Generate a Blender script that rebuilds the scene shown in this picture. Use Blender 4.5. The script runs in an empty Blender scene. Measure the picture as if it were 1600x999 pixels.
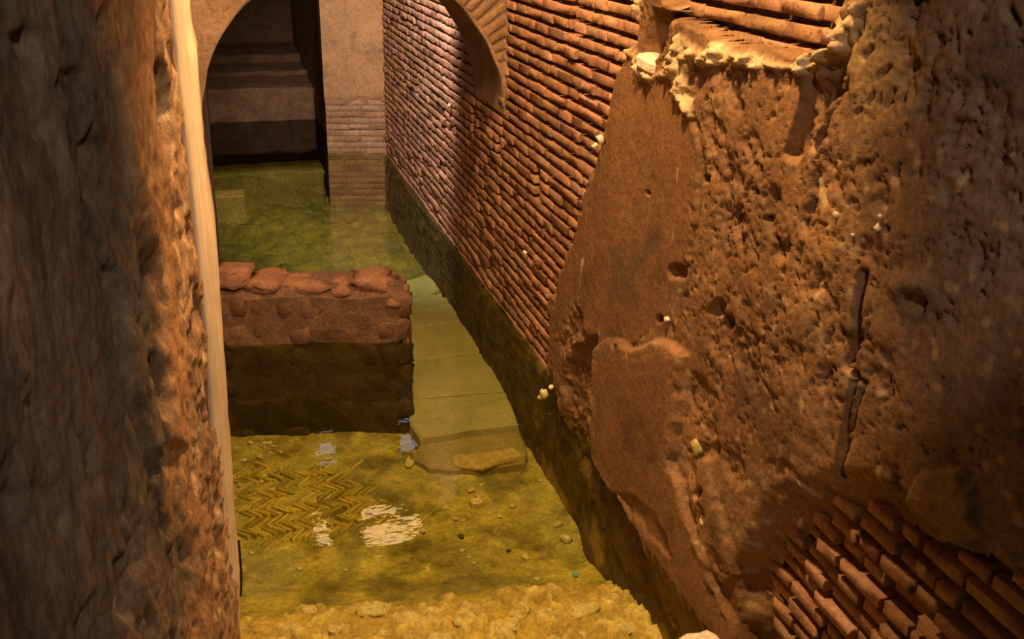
import bpy, math, random
import numpy as np
from mathutils import Matrix, Vector

random.seed(7)
RNG = np.random.default_rng(11)
scene = bpy.context.scene
COL = scene.collection

# ------------------------------------------------------------------ camera
F = 1600.0                      # focal length in pixels of a 1600 x 999 frame
CAM_H = 2.0                     # metres above the water
def unit(v):
    v = np.array(v, float); return v / np.linalg.norm(v)
_Y = unit([312 - 800, -150 - 500, F])
_D = unit([-70, (F * F - 488 * -70) / 650.0, F])
_X = np.cross(_D, _Y)
ROT = np.stack([_X, _Y, -_D])   # world = ROT @ camera(x right, y down, z forward)
def ray(u, v):
    return ROT @ np.array([u - 800.0, v - 500.0, F])
def on_x(u, v, x):
    r = ray(u, v); p = r * (x / r[0]); return p[1], p[2] + CAM_H
def on_z(u, v, z):
    r = ray(u, v); p = r * ((z - CAM_H) / r[2]); return p[0], p[1]
def on_y(u, v, y):
    r = ray(u, v); p = r * (y / r[1]); return p[0], p[2] + CAM_H
def project(P):
    P = np.asarray(P, float).copy(); P[..., 2] -= CAM_H
    c = P @ ROT
    d = np.maximum(c[..., 2], 1e-3)
    return 800 + F * c[..., 0] / d, 500 + F * c[..., 1] / d

cam_d = bpy.data.cameras.new('camera'); cam = bpy.data.objects.new('camera', cam_d); COL.objects.link(cam)
cx = ROT @ np.array([1, 0, 0]); cu = -(ROT @ np.array([0, 1, 0])); cb = -(ROT @ np.array([0, 0, 1]))
M = Matrix(((cx[0], cu[0], cb[0], 0), (cx[1], cu[1], cb[1], 0), (cx[2], cu[2], cb[2], CAM_H), (0, 0, 0, 1)))
cam.matrix_world = M
cam_d.sensor_width = 36; cam_d.sensor_fit = 'HORIZONTAL'; cam_d.lens = F / 1600 * 36
cam_d.clip_start = 0.02
cam_d.dof.use_dof = True; cam_d.dof.focus_distance = 4.2; cam_d.dof.aperture_fstop = 9.0
scene.camera = cam

# ------------------------------------------------------------------ world and exposure
w = bpy.data.worlds.new('world'); scene.world = w; w.use_nodes = True
w.node_tree.nodes['Background'].inputs[0].default_value = (0.85, 0.72, 0.62, 1)
w.node_tree.nodes['Background'].inputs[1].default_value = 0.055
scene.view_settings.view_transform = 'Standard'
scene.view_settings.look = 'None'
scene.view_settings.exposure = 0.0
scene.view_settings.gamma = 1.0
scene.view_settings.use_curve_mapping = False

# lamps of the place, with an added fill and two added reflection panels: (name, location, aim, glass size, glass emission, colour, watts, cone deg, blend, label)
LAMPS = [
    ('floodlight', (0.70, 2.20, 3.12), (0.78, 3.7, 0.0), (0.26, 0.16), 14, (1.0, 0.60, 0.26), 330, 98, 0.5,
     'warm floodlight hanging high over the rubble end of the water'),
    ('floodlight', (0.72, 3.95, 3.12), (0.95, 4.6, 0.0), (0.26, 0.16), 14, (1.0, 0.60, 0.28), 210, 104, 0.5,
     'warm floodlight hanging just in front of the arch'),
    ('floodlight', (0.75, 5.92, 2.72), (1.42, 7.1, 1.40), (0.20, 0.16), 8, (1.0, 0.83, 0.81), 440, 84, 0.6,
     'cool white floodlight high beside the far brick wall'),
    ('floodlight', (0.40, 6.30, 3.10), (0.95, 8.9, 1.2), (0.20, 0.16), 8, (1.0, 0.58, 0.24), 105, 70, 0.7,
     'warm floodlight high before the end wall'),
    ('floodlight', (0.25, -0.30, 3.12), (1.31, 1.7, 1.2), (0.20, 0.16), 8, (1.0, 0.84, 0.70), 95, 100, 0.7,  # added fill for the near right wall
     'soft white fill lamp added behind the viewer'),
    ('lantern', (0.50, 6.90, 2.57), (0.35, 4.2, 0.0), (0.11, 0.17), 12, (1.0, 0.62, 0.26), 0, 120, 0.7,  # added glowing panel, sized for the left warm reflection in the water
     'narrow warm glowing panel added beyond the arch for its reflection'),
    ('lantern', (1.03, 6.90, 2.58), (0.7, 4.6, 0.2), (0.42, 0.15), 12, (1.0, 0.62, 0.26), 0, 120, 0.7,  # added glowing panel, sized for the right warm reflection in the water
     'wide warm glowing panel added beyond the arch for its reflection'),
    ('lantern', (0.58, 7.05, 1.87), (0.4, 4.8, 0.4), (0.13, 0.16), 2.2, (0.80, 0.86, 1.0), 0, 120, 0.7,
     'small cool white lantern hanging low behind the arch'),
    ('lantern', (1.20, 7.05, 1.90), (0.9, 5.0, 0.4), (0.11, 0.16), 2.2, (0.80, 0.86, 1.0), 0, 150, 0.8,
     'small cool white lantern beside the far brick wall'),
]

# ------------------------------------------------------------------ noise
def _hash(ix, iy, iz, seed):
    h = (ix.astype(np.int64) * 374761393 + iy.astype(np.int64) * 668265263 + iz.astype(np.int64) * 2147483647 + seed * 1274126177) & 0xffffffff
    h = ((h ^ (h >> 13)) * 1274126177) & 0xffffffff
    h = ((h ^ (h >> 16)) * 2246822519) & 0xffffffff
    return ((h ^ (h >> 15)) & 0xffffff) / float(0xffffff)
def vnoise(x, y, z=0.0, seed=0):
    x, y, z = np.broadcast_arrays(np.asarray(x, float), np.asarray(y, float), np.asarray(z, float))
    ix, iy, iz = np.floor(x), np.floor(y), np.floor(z)
    fx, fy, fz = x - ix, y - iy, z - iz
    sx, sy, sz = [t * t * t * (t * (t * 6 - 15) + 10) for t in (fx, fy, fz)]
    ix, iy, iz = ix.astype(np.int64), iy.astype(np.int64), iz.astype(np.int64)
    r = 0
    for a in (0, 1):
        for b in (0, 1):
            for c in (0, 1):
                r = r + _hash(ix + a, iy + b, iz + c, seed) * (sx if a else 1 - sx) * (sy if b else 1 - sy) * (sz if c else 1 - sz)
    return r * 2 - 1
def vnoise2(x, y, seed=0):
    ix, iy = np.floor(x), np.floor(y); fx, fy = x - ix, y - iy
    sx, sy = [t * t * t * (t * (t * 6 - 15) + 10) for t in (fx, fy)]
    ix, iy = ix.astype(np.int64), iy.astype(np.int64); zz = np.zeros_like(ix)
    r = 0
    for a in (0, 1):
        for b in (0, 1):
            r = r + _hash(ix + a, iy + b, zz, seed) * (sx if a else 1 - sx) * (sy if b else 1 - sy)
    return r * 2 - 1
def fbm(x, y, oct=5, seed=0, gain=0.5):
    a, s, r = 1.0, 0.0, 0
    for i in range(oct):
        r = r + a * vnoise2(x * 2 ** i + 17.3 * i, y * 2 ** i - 9.1 * i, seed + i); s += a; a *= gain
    return r / s
def pits(x, y, seed, dens, rmin, rmax, slant=0.0, aspect=1.0):
    """0..1 field of scattered lens-shaped pits; cells are 1 unit wide"""
    ix, iy = np.floor(x).astype(np.int64), np.floor(y).astype(np.int64)
    out = np.zeros_like(x)
    for dx in (-1, 0, 1):
        for dy in (-1, 0, 1):
            cxx, cyy = ix + dx, iy + dy
            zz = np.zeros_like(cxx)
            px = cxx + _hash(cxx, cyy, zz, seed); py = cyy + _hash(cxx, cyy, zz + 1, seed)
            r = rmin + (rmax - rmin) * _hash(cxx, cyy, zz + 2, seed) ** 2
            on = _hash(cxx, cyy, zz + 3, seed) < dens
            an = slant + (_hash(cxx, cyy, zz + 4, seed) - .5) * 1.2
            ux, uy = x - px, y - py
            a = ux * np.cos(an) + uy * np.sin(an); b = -ux * np.sin(an) + uy * np.cos(an)
            d = np.sqrt((a * aspect) ** 2 + b ** 2) / r
            out = np.maximum(out, np.where(on, np.clip(1 - d, 0, 1), 0))
    return out
def sstep(a, b, x):
    t = np.clip((x - a) / (b - a), 0, 1); return t * t * (3 - 2 * t)
def poly_sd(u, v, poly):
    """signed distance, positive inside"""
    poly = np.array(poly, float); n = len(poly)
    d = np.full(u.shape, 1e9); ins = np.zeros(u.shape, bool)
    for i in range(n):
        ax, ay = poly[i]; bx, by = poly[(i + 1) % n]
        ex, ey = bx - ax, by - ay
        t = np.clip(((u - ax) * ex + (v - ay) * ey) / (ex * ex + ey * ey + 1e-9), 0, 1)
        d = np.minimum(d, np.hypot(u - ax - t * ex, v - ay - t * ey))
        c = ((ay > v) != (by > v)) & (u < (bx - ax) * (v - ay) / (by - ay + 1e-12) + ax)
        ins ^= c
    return np.where(ins, d, -d)
def line_d(u, v, pts):
    d = np.full(u.shape, 1e9)
    for (ax, ay), (bx, by) in zip(pts[:-1], pts[1:]):
        ex, ey = bx - ax, by - ay
        t = np.clip(((u - ax) * ex + (v - ay) * ey) / (ex * ex + ey * ey + 1e-9), 0, 1)
        d = np.minimum(d, np.hypot(u - ax - t * ex, v - ay - t * ey))
    return d
def mixc(c, m, col):
    return c * (1 - m[..., None]) + np.array(col) * m[..., None]

# ------------------------------------------------------------------ materials
def material(name, cols, scale=8.0, fine=60.0, bump=0.4, rough=0.85, attr=False, stretch=(1, 1, 1), contrast=1.0, bdist=0.01, spec=0.3, coat=0.0):
    m = bpy.data.materials.new(name); m.use_nodes = True
    nt = m.node_tree; N = nt.nodes; L = nt.links; N.clear()
    out = N.new('ShaderNodeOutputMaterial'); b = N.new('ShaderNodeBsdfPrincipled')
    L.new(b.outputs[0], out.inputs[0])
    b.inputs['Roughness'].default_value = rough
    b.inputs['Specular IOR Level'].default_value = spec
    b.inputs['Coat Weight'].default_value = coat; b.inputs['Coat Roughness'].default_value = 0.25
    g = N.new('ShaderNodeNewGeometry'); mp = N.new('ShaderNodeMapping'); mp.inputs['Scale'].default_value = stretch
    L.new(g.outputs['Position'], mp.inputs['Vector'])
    n1 = N.new('ShaderNodeTexNoise'); n1.inputs['Scale'].default_value = scale; n1.inputs['Detail'].default_value = 6
    n1.inputs['Roughness'].default_value = 0.65
    n2 = N.new('ShaderNodeTexNoise'); n2.inputs['Scale'].default_value = fine; n2.inputs['Detail'].default_value = 5
    n2.inputs['Roughness'].default_value = 0.7
    L.new(mp.outputs[0], n1.inputs['Vector']); L.new(mp.outputs[0], n2.inputs['Vector'])
    r = N.new('ShaderNodeValToRGB'); r.color_ramp.interpolation = 'EASE'
    while len(r.color_ramp.elements) < len(cols): r.color_ramp.elements.new(0.5)
    k = len(cols)
    for i, e in enumerate(r.color_ramp.elements):
        e.position = 0.30 + 0.40 * i / max(1, k - 1); e.color = (*cols[i], 1)
    L.new(n1.outputs['Fac'], r.inputs[0])
    mr = N.new('ShaderNodeMapRange'); mr.inputs[1].default_value = 0.25; mr.inputs[2].default_value = 0.75
    mr.inputs[3].default_value = 1 - 0.45 * contrast; mr.inputs[4].default_value = 1 + 0.45 * contrast
    L.new(n2.outputs['Fac'], mr.inputs[0])
    mul = N.new('ShaderNodeVectorMath'); mul.operation = 'MULTIPLY'
    L.new(mr.outputs[0], mul.inputs[1])
    if attr:
        at = N.new('ShaderNodeAttribute'); at.attribute_name = 'tint'
        mu2 = N.new('ShaderNodeVectorMath'); mu2.operation = 'MULTIPLY'
        L.new(at.outputs['Color'], mu2.inputs[0]); L.new(r.outputs[0], mu2.inputs[1]); L.new(mu2.outputs[0], mul.inputs[0])
    else:
        L.new(r.outputs[0], mul.inputs[0])
    L.new(mul.outputs[0], b.inputs['Base Color'])
    bp = N.new('ShaderNodeBump'); bp.inputs['Strength'].default_value = bump; bp.inputs['Distance'].default_value = bdist
    ad = N.new('ShaderNodeMath'); ad.operation = 'ADD'
    L.new(n1.outputs['Fac'], ad.inputs[0]); L.new(n2.outputs['Fac'], ad.inputs[1])
    L.new(ad.outputs[0], bp.inputs['Height']); L.new(bp.outputs[0], b.inputs['Normal'])
    return m

MAT = {}
MAT['brick'] = material('brick_clay', [(0.24, 0.115, 0.058), (0.37, 0.19, 0.10), (0.48, 0.28, 0.165)], 7, 70, 0.6, 0.8, attr=True)
MAT['mortar'] = material('dark_mortar', [(0.10, 0.055, 0.030), (0.17, 0.10, 0.055)], 12, 60, 0.8, 0.95)
MAT['plaster'] = material('aged_plaster', [(0.62, 0.62, 0.62), (1.0, 1.0, 1.0), (1.25, 1.2, 1.15)], 5, 55, 0.55, 0.85, attr=True, contrast=0.9)
MAT['leftwall'] = material('eroded_plaster', [(0.55, 0.55, 0.55), (1.0, 1.0, 1.0), (1.35, 1.3, 1.2)], 9, 60, 0.8, 0.9, attr=True, stretch=(1, 1, 0.35))
MAT['edge'] = material('pale_plaster_edge', [(0.72, 0.53, 0.32), (0.90, 0.70, 0.46)], 8, 45, 0.35, 0.6, stretch=(3, 3, 0.18), contrast=0.5)
MAT['archface'] = material('arch_render', [(0.20, 0.125, 0.08), (0.30, 0.19, 0.12)], 5, 50, 0.4, 0.9)
MAT['floor'] = material('silted_bed', [(0.6, 0.6, 0.6), (1.0, 1.0, 1.0), (1.35, 1.3, 1.2)], 9, 55, 0.7, 0.9, attr=True)
MAT['slab'] = material('algae_slab', [(0.34, 0.34, 0.17), (0.46, 0.43, 0.21)], 4, 40, 0.25, 0.8, contrast=0.35)
MAT['floorbrick'] = material('algae_brick', [(0.40, 0.32, 0.06), (0.60, 0.47, 0.11)], 9, 60, 0.4, 0.85, attr=True)
MAT['chip'] = material('pale_rubble', [(0.52, 0.42, 0.22), (0.75, 0.62, 0.38)], 14, 70, 0.5, 0.85)
MAT['lime'] = material('lime_crust', [(0.66, 0.52, 0.34), (0.88, 0.76, 0.56)], 16, 70, 0.6, 0.7)
MAT['redstone'] = material('reddish_stone', [(0.17, 0.085, 0.055), (0.30, 0.145, 0.09), (0.38, 0.20, 0.12)], 8, 60, 0.6, 0.75)
MAT['redmortar'] = material('reddish_mortar', [(0.13, 0.07, 0.045), (0.21, 0.115, 0.07)], 10, 60, 0.6, 0.85)
MAT['step'] = material('dark_step_stone', [(0.15, 0.085, 0.04), (0.25, 0.145, 0.07)], 6, 40, 0.5, 0.85)
MAT['wetstep'] = material('wet_green_step', [(0.22, 0.18, 0.05), (0.32, 0.26, 0.08)], 6, 40, 0.4, 0.8)
MAT['ochre'] = material('ochre_block', [(0.42, 0.31, 0.11), (0.55, 0.42, 0.17)], 6, 40, 0.4, 0.8)
MAT['rough_ceiling'] = material('vault_render', [(0.16, 0.10, 0.06), (0.24, 0.15, 0.09)], 5, 40, 0.5, 0.95)
MAT['metal'] = material('lamp_housing', [(0.02, 0.02, 0.022), (0.03, 0.03, 0.032)], 8, 40, 0.1, 0.45, contrast=0.2)
MAT['cable'] = material('black_cable', [(0.012, 0.012, 0.010), (0.02, 0.018, 0.015)], 8, 40, 0.1, 0.5, contrast=0.2)
MAT['blue'] = material('turquoise_plastic', [(0.10, 0.42, 0.75), (0.14, 0.52, 0.85)], 20, 60, 0.1, 0.4, contrast=0.2)

def water_material():
    m = bpy.data.materials.new('still_water'); m.use_nodes = True
    nt = m.node_tree; N = nt.nodes; L = nt.links; N.clear()
    out = N.new('ShaderNodeOutputMaterial'); mx = N.new('ShaderNodeMixShader')
    tr = N.new('ShaderNodeBsdfTransparent'); tr.inputs[0].default_value = (0.86, 0.88, 0.62, 1)
    gl = N.new('ShaderNodeBsdfGlossy'); gl.inputs['Roughness'].default_value = 0.012
    fr = N.new('ShaderNodeFresnel'); fr.inputs['IOR'].default_value = 1.333
    g = N.new('ShaderNodeNewGeometry'); mp = N.new('ShaderNodeMapping'); mp.inputs['Scale'].default_value = (1, 1.6, 1)
    n = N.new('ShaderNodeTexNoise'); n.inputs['Scale'].default_value = 7; n.inputs['Detail'].default_value = 3
    bp = N.new('ShaderNodeBump'); bp.inputs['Strength'].default_value = 0.06; bp.inputs['Distance'].default_value = 0.02
    L.new(g.outputs['Position'], mp.inputs[0]); L.new(mp.outputs[0], n.inputs['Vector'])
    L.new(n.outputs['Fac'], bp.inputs['Height']); L.new(bp.outputs[0], gl.inputs['Normal']); L.new(bp.outputs[0], fr.inputs['Normal'])
    L.new(fr.outputs[0], mx.inputs[0]); L.new(tr.outputs[0], mx.inputs[1]); L.new(gl.outputs[0], mx.inputs[2])
    L.new(mx.outputs[0], out.inputs[0])
    return m
MAT['water'] = water_material()
def glow(name, col, s):
    m = bpy.data.materials.new(name); m.use_nodes = True
    nt = m.node_tree; nt.nodes.clear()
    o = nt.nodes.new('ShaderNodeOutputMaterial'); e = nt.nodes.new('ShaderNodeEmission')
    e.inputs[0].default_value = (*col, 1); e.inputs[1].default_value = s
    nt.links.new(e.outputs[0], o.inputs[0]); return m

# ------------------------------------------------------------------ mesh helpers
def make_mesh(name, V, Fc, mat=None, smooth=False, tint=None):
    V = np.asarray(V, np.float32)
    me = bpy.data.meshes.new(name)
    if isinstance(Fc, np.ndarray):
        nf, k = Fc.shape
        me.vertices.add(len(V)); me.vertices.foreach_set('co', V.ravel())
        me.loops.add(nf * k); me.loops.foreach_set('vertex_index', Fc.astype(np.int32).ravel())
        me.polygons.add(nf)
        me.polygons.foreach_set('loop_start', np.arange(0, nf * k, k, dtype=np.int32))
        me.update(calc_edges=True)
    else:
        me.from_pydata([tuple(map(float, p)) for p in V], [], Fc); me.update()
    me.validate()
    if smooth:
        me.polygons.foreach_set('use_smooth', np.ones(len(me.polygons), bool))
    if tint is not None:
        a = me.attributes.new('tint', 'FLOAT_COLOR', 'POINT')
        c = np.ones((len(V), 4), np.float32); c[:, :3] = tint
        a.data.foreach_set('color', c.ravel())
    if mat: me.materials.append(MAT[mat] if isinstance(mat, str) else mat)
    return me
def obj(name, me, parent=None, loc=None, rot=None, scale=None):
    o = bpy.data.objects.new(name, me); COL.objects.link(o)
    if parent: o.parent = parent
    if loc is not None: o.location = loc
    if rot is not None: o.rotation_euler = rot
    if scale is not None: o.scale = scale
    return o
def tag(o, label, cat, group=None, kind=None):
    o['label'] = label; o['category'] = cat
    if group: o['group'] = group
    if kind: o['kind'] = kind
    return o
def grid_faces(nr, nc, keep=None, flip=False):
    i = np.arange(nr * nc).reshape(nr, nc)
    f = np.stack([i[:-1, :-1], i[:-1, 1:], i[1:, 1:], i[1:, :-1]], -1).reshape(-1, 4)
    if flip: f = f[:, ::-1]
    if keep is not None: f = f[keep.reshape(-1)]
    return f
def sheet(P, back, flip=False):
    """heightfield P (nr,nc,3) closed with a skirt and a back given by back(P)->P"""
    nr, nc = P.shape[:2]
    V = P.reshape(-1, 3); f = grid_faces(nr, nc, flip=flip)
    i = np.arange(nr * nc).reshape(nr, nc)
    ring = np.concatenate([i[0, :-1], i[:-1, -1], i[-1, :0:-1], i[:0:-1, 0]])
    B = back(V[ring]); n0 = len(V); m = len(ring); b = n0 + np.arange(m)
    q = np.stack([ring, b, np.roll(b, -1), np.roll(ring, -1)], -1)
    if flip: q = q[:, ::-1]
    cc = n0 + m
    V = np.concatenate([V, B, B.mean(0, keepdims=True)])
    t = np.stack([b, np.full(m, cc), np.full(m, cc), np.roll(b, -1)], -1)
    t3 = [tuple(x) for x in np.stack([b, np.full(m, cc), np.roll(b, -1)], -1)]
    return V, np.concatenate([f, q]), t3
def box_mesh(name, lo, hi, mat, n=1, noise=0.0, seed=0, bevel=0.0):
    """box with subdivided faces, rounded edges and uneven surface"""
    lo, hi = np.array(lo, float), np.array(hi, float)
    import bmesh
    bm = bmesh.new(); bmesh.ops.create_cube(bm, size=1.0)
    for v in bm.verts:
        v.co = Vector([lo[i] + (v.co[i] + .5) * (hi[i] - lo[i]) for i in range(3)])
    if bevel > 0:
        bmesh.ops.bevel(bm, geom=bm.edges[:], offset=bevel, segments=1, profile=0.6, affect='EDGES')
    if n > 1:
        bmesh.ops.subdivide_edges(bm, edges=bm.edges[:], cuts=n - 1, use_grid_fill=True)
    if noise > 0:
        co = np.array([v.co[:] for v in bm.verts])
        for a in range(3):
            d = vnoise(co[:, 0] * 9 + a * 31, co[:, 1] * 9, co[:, 2] * 9, seed + a) * noise + vnoise(co[:, 0] * 27 + a * 31, co[:, 1] * 27, co[:, 2] * 27, seed + a) * noise * .5
            for v, dd in zip(bm.verts, d): v.co[a] += dd
    bmesh.ops.recalc_face_normals(bm, faces=bm.faces[:])
    me = bpy.data.meshes.new(name); bm.to_mesh(me); bm.free()
    me.materials.append(MAT[mat] if isinstance(mat, str) else mat)
    return me
def rock_mesh(name, size, mat, seed, sub=2, lump=0.25, square=0.5):
    import bmesh
    bm = bmesh.new(); bmesh.ops.create_icosphere(bm, subdivisions=sub, radius=1.0)
    co = np.array([v.co[:] for v in bm.verts])
    m = np.abs(co).max(1, keepdims=True)
    co = co * (1 - square) + co / m * square * 0.85
    co = co * (1 + lump * vnoise(co[:, 0] * 1.6 + seed * 3.1, co[:, 1] * 1.6, co[:, 2] * 1.6, seed) + .4 * lump * vnoise(co[:, 0] * 4 + seed * 3.1, co[:, 1] * 4, co[:, 2] * 4, seed + 5))[:, None]
    co = co * np.array(size) * .5
    for v, c in zip(bm.verts, co): v.co = Vector(c)
    me = bpy.data.meshes.new(name); bm.to_mesh(me); bm.free()
    me.polygons.foreach_set('use_smooth', np.ones(len(me.polygons), bool))
    me.materials.append(MAT[mat]); return me

# ------------------------------------------------------------------ dimensions
XR = 1.373                       # face of the right wall's bricks
XP = XR - 0.066                  # face of its plaster coat
PITCH = 0.0525
BED = -0.50
YA0, YA1 = 4.92, 5.54            # arch
YE = 8.80                        # end wall

# ------------------------------------------------------------------ right wall
PLASTER = [(1010, -60), (990, 40), (962, 110), (945, 190), (930, 232), (912, 275), (893, 345), (872, 420), (850, 485), (848, 560),
           (858, 618), (880, 690), (905, 760), (960, 870), (1030, 960), (1100, 1060), (1190, 1060), (1190, 960), (1178, 900), (1235, 835), (1330, 805),
           (1400, 850), (1480, 880), (1540, 905), (1640, 960), (1900, 1090), (6000, 3000), (6000, -400), (1335, -80), (1312, 20), (1290, 66), (1240, 80), (1180, 72), (1120, 62), (1075, 28),
           (1050, 22), (1036, -60)]
SLOTS = [(739, 168, 214), (778, 214, 246), (840, 264, 300), (895, -10, 40), (650, 118, 148), (703, 178, 200), (838, 262, 300)]
slots = []
for u, v0, v1 in SLOTS:
    yA, zA = on_x(u, v0, XR); yB, zB = on_x(u, v1, XR)
    slots.append(((yA + yB) / 2, 0.028 + 0.010 * (yA / 4), zB, zA))

yy = np.arange(-0.60, 8.95, 0.02); zz = np.arange(-0.75, 2.35, 0.018)
Yg, Zg = np.meshgrid(yy, zz)
h = 0.036 + 0.008 * fbm(Yg * 9, Zg * 14, 4, 3) - .012 * sstep(4.9, 5.6, Yg)
for (ys, hw, z0, z1) in slots:
    h = h + 0.14 * ((np.abs(Yg - ys) < hw) & (Zg > z0) & (Zg < z1))
P = np.stack([XR + h, Yg, Zg], -1)
V, f4, t3 = sheet(P, lambda p: np.stack([np.full(len(p), XR + 0.5), p[:, 1], p[:, 2]], -1), flip=True)
me = make_mesh('wall_right', V, f4, 'mortar')
wall_right = tag(obj('wall_right', me), 'long right wall of thin reddish bricks, near end coated in eroded brown plaster', 'wall', kind='structure')

# brick shapes: a dressed block with worn, bevelled, uneven front; local x = along the wall, y = depth (front at -y), z up
def brick_variant(i, rough=1.0):
    r = np.random.default_rng(100 + i)
    xs = np.array([-.5, -.465, r.uniform(-.15, .15), .465, .5]); zs = np.array([-.5, -.43, .43, .5])
    V = []
    for a, z in enumerate(zs):
        for b, x in enumerate(xs):
            edge = (b in (0, 4)) or (a in (0, 3))
            px = x + (r.normal() * .012 if b in (1, 3) else r.normal() * .004)
            pz = z + r.normal() * .035 * rough
            dep = (0.035 if edge else 0) + (0.12 if edge and r.random() < .14 else 0) + r.normal() * .016 * rough
            V.append((px, -.5 + dep, pz))
    ring = [0, 1, 2, 3, 4, 9, 14, 19, 18, 17, 16, 15, 10, 5]
    for q in ring:
        V.append((xs[q % 5], .5, zs[q // 5]))
    Fs = []
    for a in range(3):
        for b in range(4):
            k = a * 5 + b; Fs.append((k, k + 1, k + 6, k + 5))
    m = len(ring)
    for k in range(m):
        k2 = (k + 1) % m
        Fs.append((ring[k2], ring[k], 20 + k, 20 + k2))
    return np.array(V), np.array(Fs)
NV = 20
VARS = [brick_variant(i) for i in range(NV)]
VT = [np.array((1, 1, 1)) * random.uniform(.72, 1.22) * np.array((1, random.uniform(.92, 1.08), random.uniform(.86, 1.12))) for i in range(NV)]
def brick_meshes(mat, name='brick'):
    return [make_mesh(name, v, f, mat, tint=np.tile(VT[k], (len(v), 1))) for k, (v, f) in enumerate(VARS)]
BM = brick_meshes('brick')

bricks = []          # (Y centre, Z centre, length, height, proud, variant, tilt)
nc = int((2.12 + 0.68) / PITCH)
for k in range(nc):
    z = -0.68 + k * PITCH
    y = -0.55 + random.random() * .2
    while y < 8.76:
        L = random.choice((0.09, 0.11, 0.13, 0.16, 0.19, 0.23)) * random.uniform(.92, 1.08)
        if y < 2.7 and z < 1.0: L *= random.uniform(.6, .9)
        a, b = y, min(y + L, 8.77)
        y += L + random.uniform(.007, .014)
        segs = [(a, b)]
        for (ys, hw, z0, z1) in slots:
            if z0 - .012 < z < z1 + .012:
                ns = []
                for (p, q) in segs:
                    if q < ys - hw or p > ys + hw: ns.append((p, q)); continue
                    if p < ys - hw - .02: ns.append((p, ys - hw))
                    if q > ys + hw + .02: ns.append((ys + hw, q))
                segs = ns
        for (p, q) in segs:
            c = (p + q) / 2
            if YA0 + .03 < p and q < YA1 - .03 and z > 1.12: continue
            bricks.append([c, z, q - p, (random.uniform(.032, .037) if c < 4.95 else random.uniform(.0365, .041)), random.gauss(0, .0035), random.randrange(NV), random.gauss(0, .012)])
B = np.array([[b[0], b[1]] for b in bricks])
bu, bv = project(np.stack([np.full(len(B), XR), np.maximum(B[:, 0], .72), B[:, 1]], -1))
sd = poly_sd(bu, bv, PLASTER)
plen = np.hypot(*(np.array(project(np.stack([np.full(len(B), XR), B[:, 0] + .1, B[:, 1]], -1))) - np.array([bu, bv])))
cand = []
for i, b in enumerate(bricks):
    if sd[i] > 30: continue
    if bu[i] < 560: continue
    dist = math.hypot(XR, b[0], b[1] - 2)
    inframe = (-20 < bu[i] < 1620) and (-30 < bv[i] < 1010)
    area = plen[i] * b[2] / .1 * b[3] * F / dist
    if not inframe: area *= .02
    if b[1] < -0.03: area *= .05
    if b[0] > 4.95 and b[1] > 2.0: area *= .05
    cand.append((area, i))
cand.sort(reverse=True)
DEPTH = 0.075
def brick_tf(b):
    er = 1.0
    near = b[0] < 2.6 and b[1] < 1.0
    hgt = b[3] * (0.92 if near else 1.0)
    pr = b[4] * (2.6 if near else 1.0)
    return (XR + DEPTH / 2 - pr, b[0], b[1]), (b[6] * (2 if near else 1), 0, -math.pi / 2), (b[2], DEPTH, hgt)
for _, i in cand[:300]:
    loc, rot, sc = brick_tf(bricks[i])
    # local x -> world -y, local -y (front) -> world -x
    o = obj('brick', BM[bricks[i][5]], wall_right, loc, (0, bricks[i][6], 0), None)
    o.rotation_euler = (bricks[i][6], 0, -math.pi / 2); o.scale = sc
restV, restF, restT, off = [], [], [], 0
for _, i in cand[300:]:
    b = bricks[i]; v, f = VARS[b[5]]
    loc, rot, sc = brick_tf(b)
    q = v * np.array(sc)
    wv = np.stack([q[:, 1], -q[:, 0], q[:, 2]], -1) + np.array(loc)
    restV.append(wv); restF.append(f + off); off += len(v); restT.append(np.tile(VT[b[5]], (len(v), 1)))
o = obj('brick_courses', make_mesh('brick_courses', np.concatenate(restV), np.concatenate(restF), 'brick', tint=np.concatenate(restT)), wall_right)
o['kind'] = 'stuff'

# plaster coat: relief sheet over the near half of the wall
res = 0.006
ya = np.arange(-0.56, 4.40, res); za = np.arange(-0.70, 2.06, res)
Yg, Zg = np.meshgrid(ya, za)
u, v = project(np.stack([np.full(Yg.shape, XP), np.maximum(Yg, .72), Zg], -1))
n_edge = fbm(Yg * 14, Zg * 14, 4, 21); n_big = fbm(Yg * 2.2, Zg * 2.2, 4, 31); n_mid = fbm(Yg * 9, Zg * 9, 5, 41); n_fine = fbm(Yg * 32, Zg * 32, 4, 51, .6)
sdp = poly_sd(u, v, PLASTER) + n_edge * 13
ya_p = ya.copy()
# the smooth upper field and the smooth panel low down
SMOOTH = [(1000, 95), (965, 110), (945, 200), (915, 280), (880, 400), (855, 480), (860, 560), (900, 470), (960, 520), (1040, 520), (1060, 420), (1085, 330), (1098, 240), (1085, 180), (1060, 120), (1040, 105)]
PANEL = [(937, 548), (950, 530), (975, 532), (992, 545), (1010, 540), (1030, 534), (1060, 536), (1078, 556), (1076, 600), (1070, 690), (1062, 720), (1085, 800), (1110, 860), (1125, 910), (1180, 1040), (1080, 1040), (1010, 830), (930, 715), (931, 640)]
RECESS = [(890, 545), (930, 528), (933, 715), (955, 790), (915, 740), (885, 700), (880, 620)]
CAVE = [(975, 770), (1010, 772), (1040, 800), (1062, 845), (1075, 880), (1050, 860), (1000, 800)]
FLAP = [(1090, 690), (1118, 690), (1125, 760), (1140, 820), (1160, 900), (1130, 915), (1100, 850), (1085, 770)]
PATCH = [(1398, 800), (1440, 745), (1500, 735), (1530, 790), (1520, 850), (1460, 862), (1405, 860)]
sm = sstep(-14, 16, poly_sd(u, v, SMOOTH) + n_mid * 20)
pa_d = poly_sd(u, v, PANEL) + n_edge * 4
pa = sstep(-3, 4, pa_d)
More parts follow.
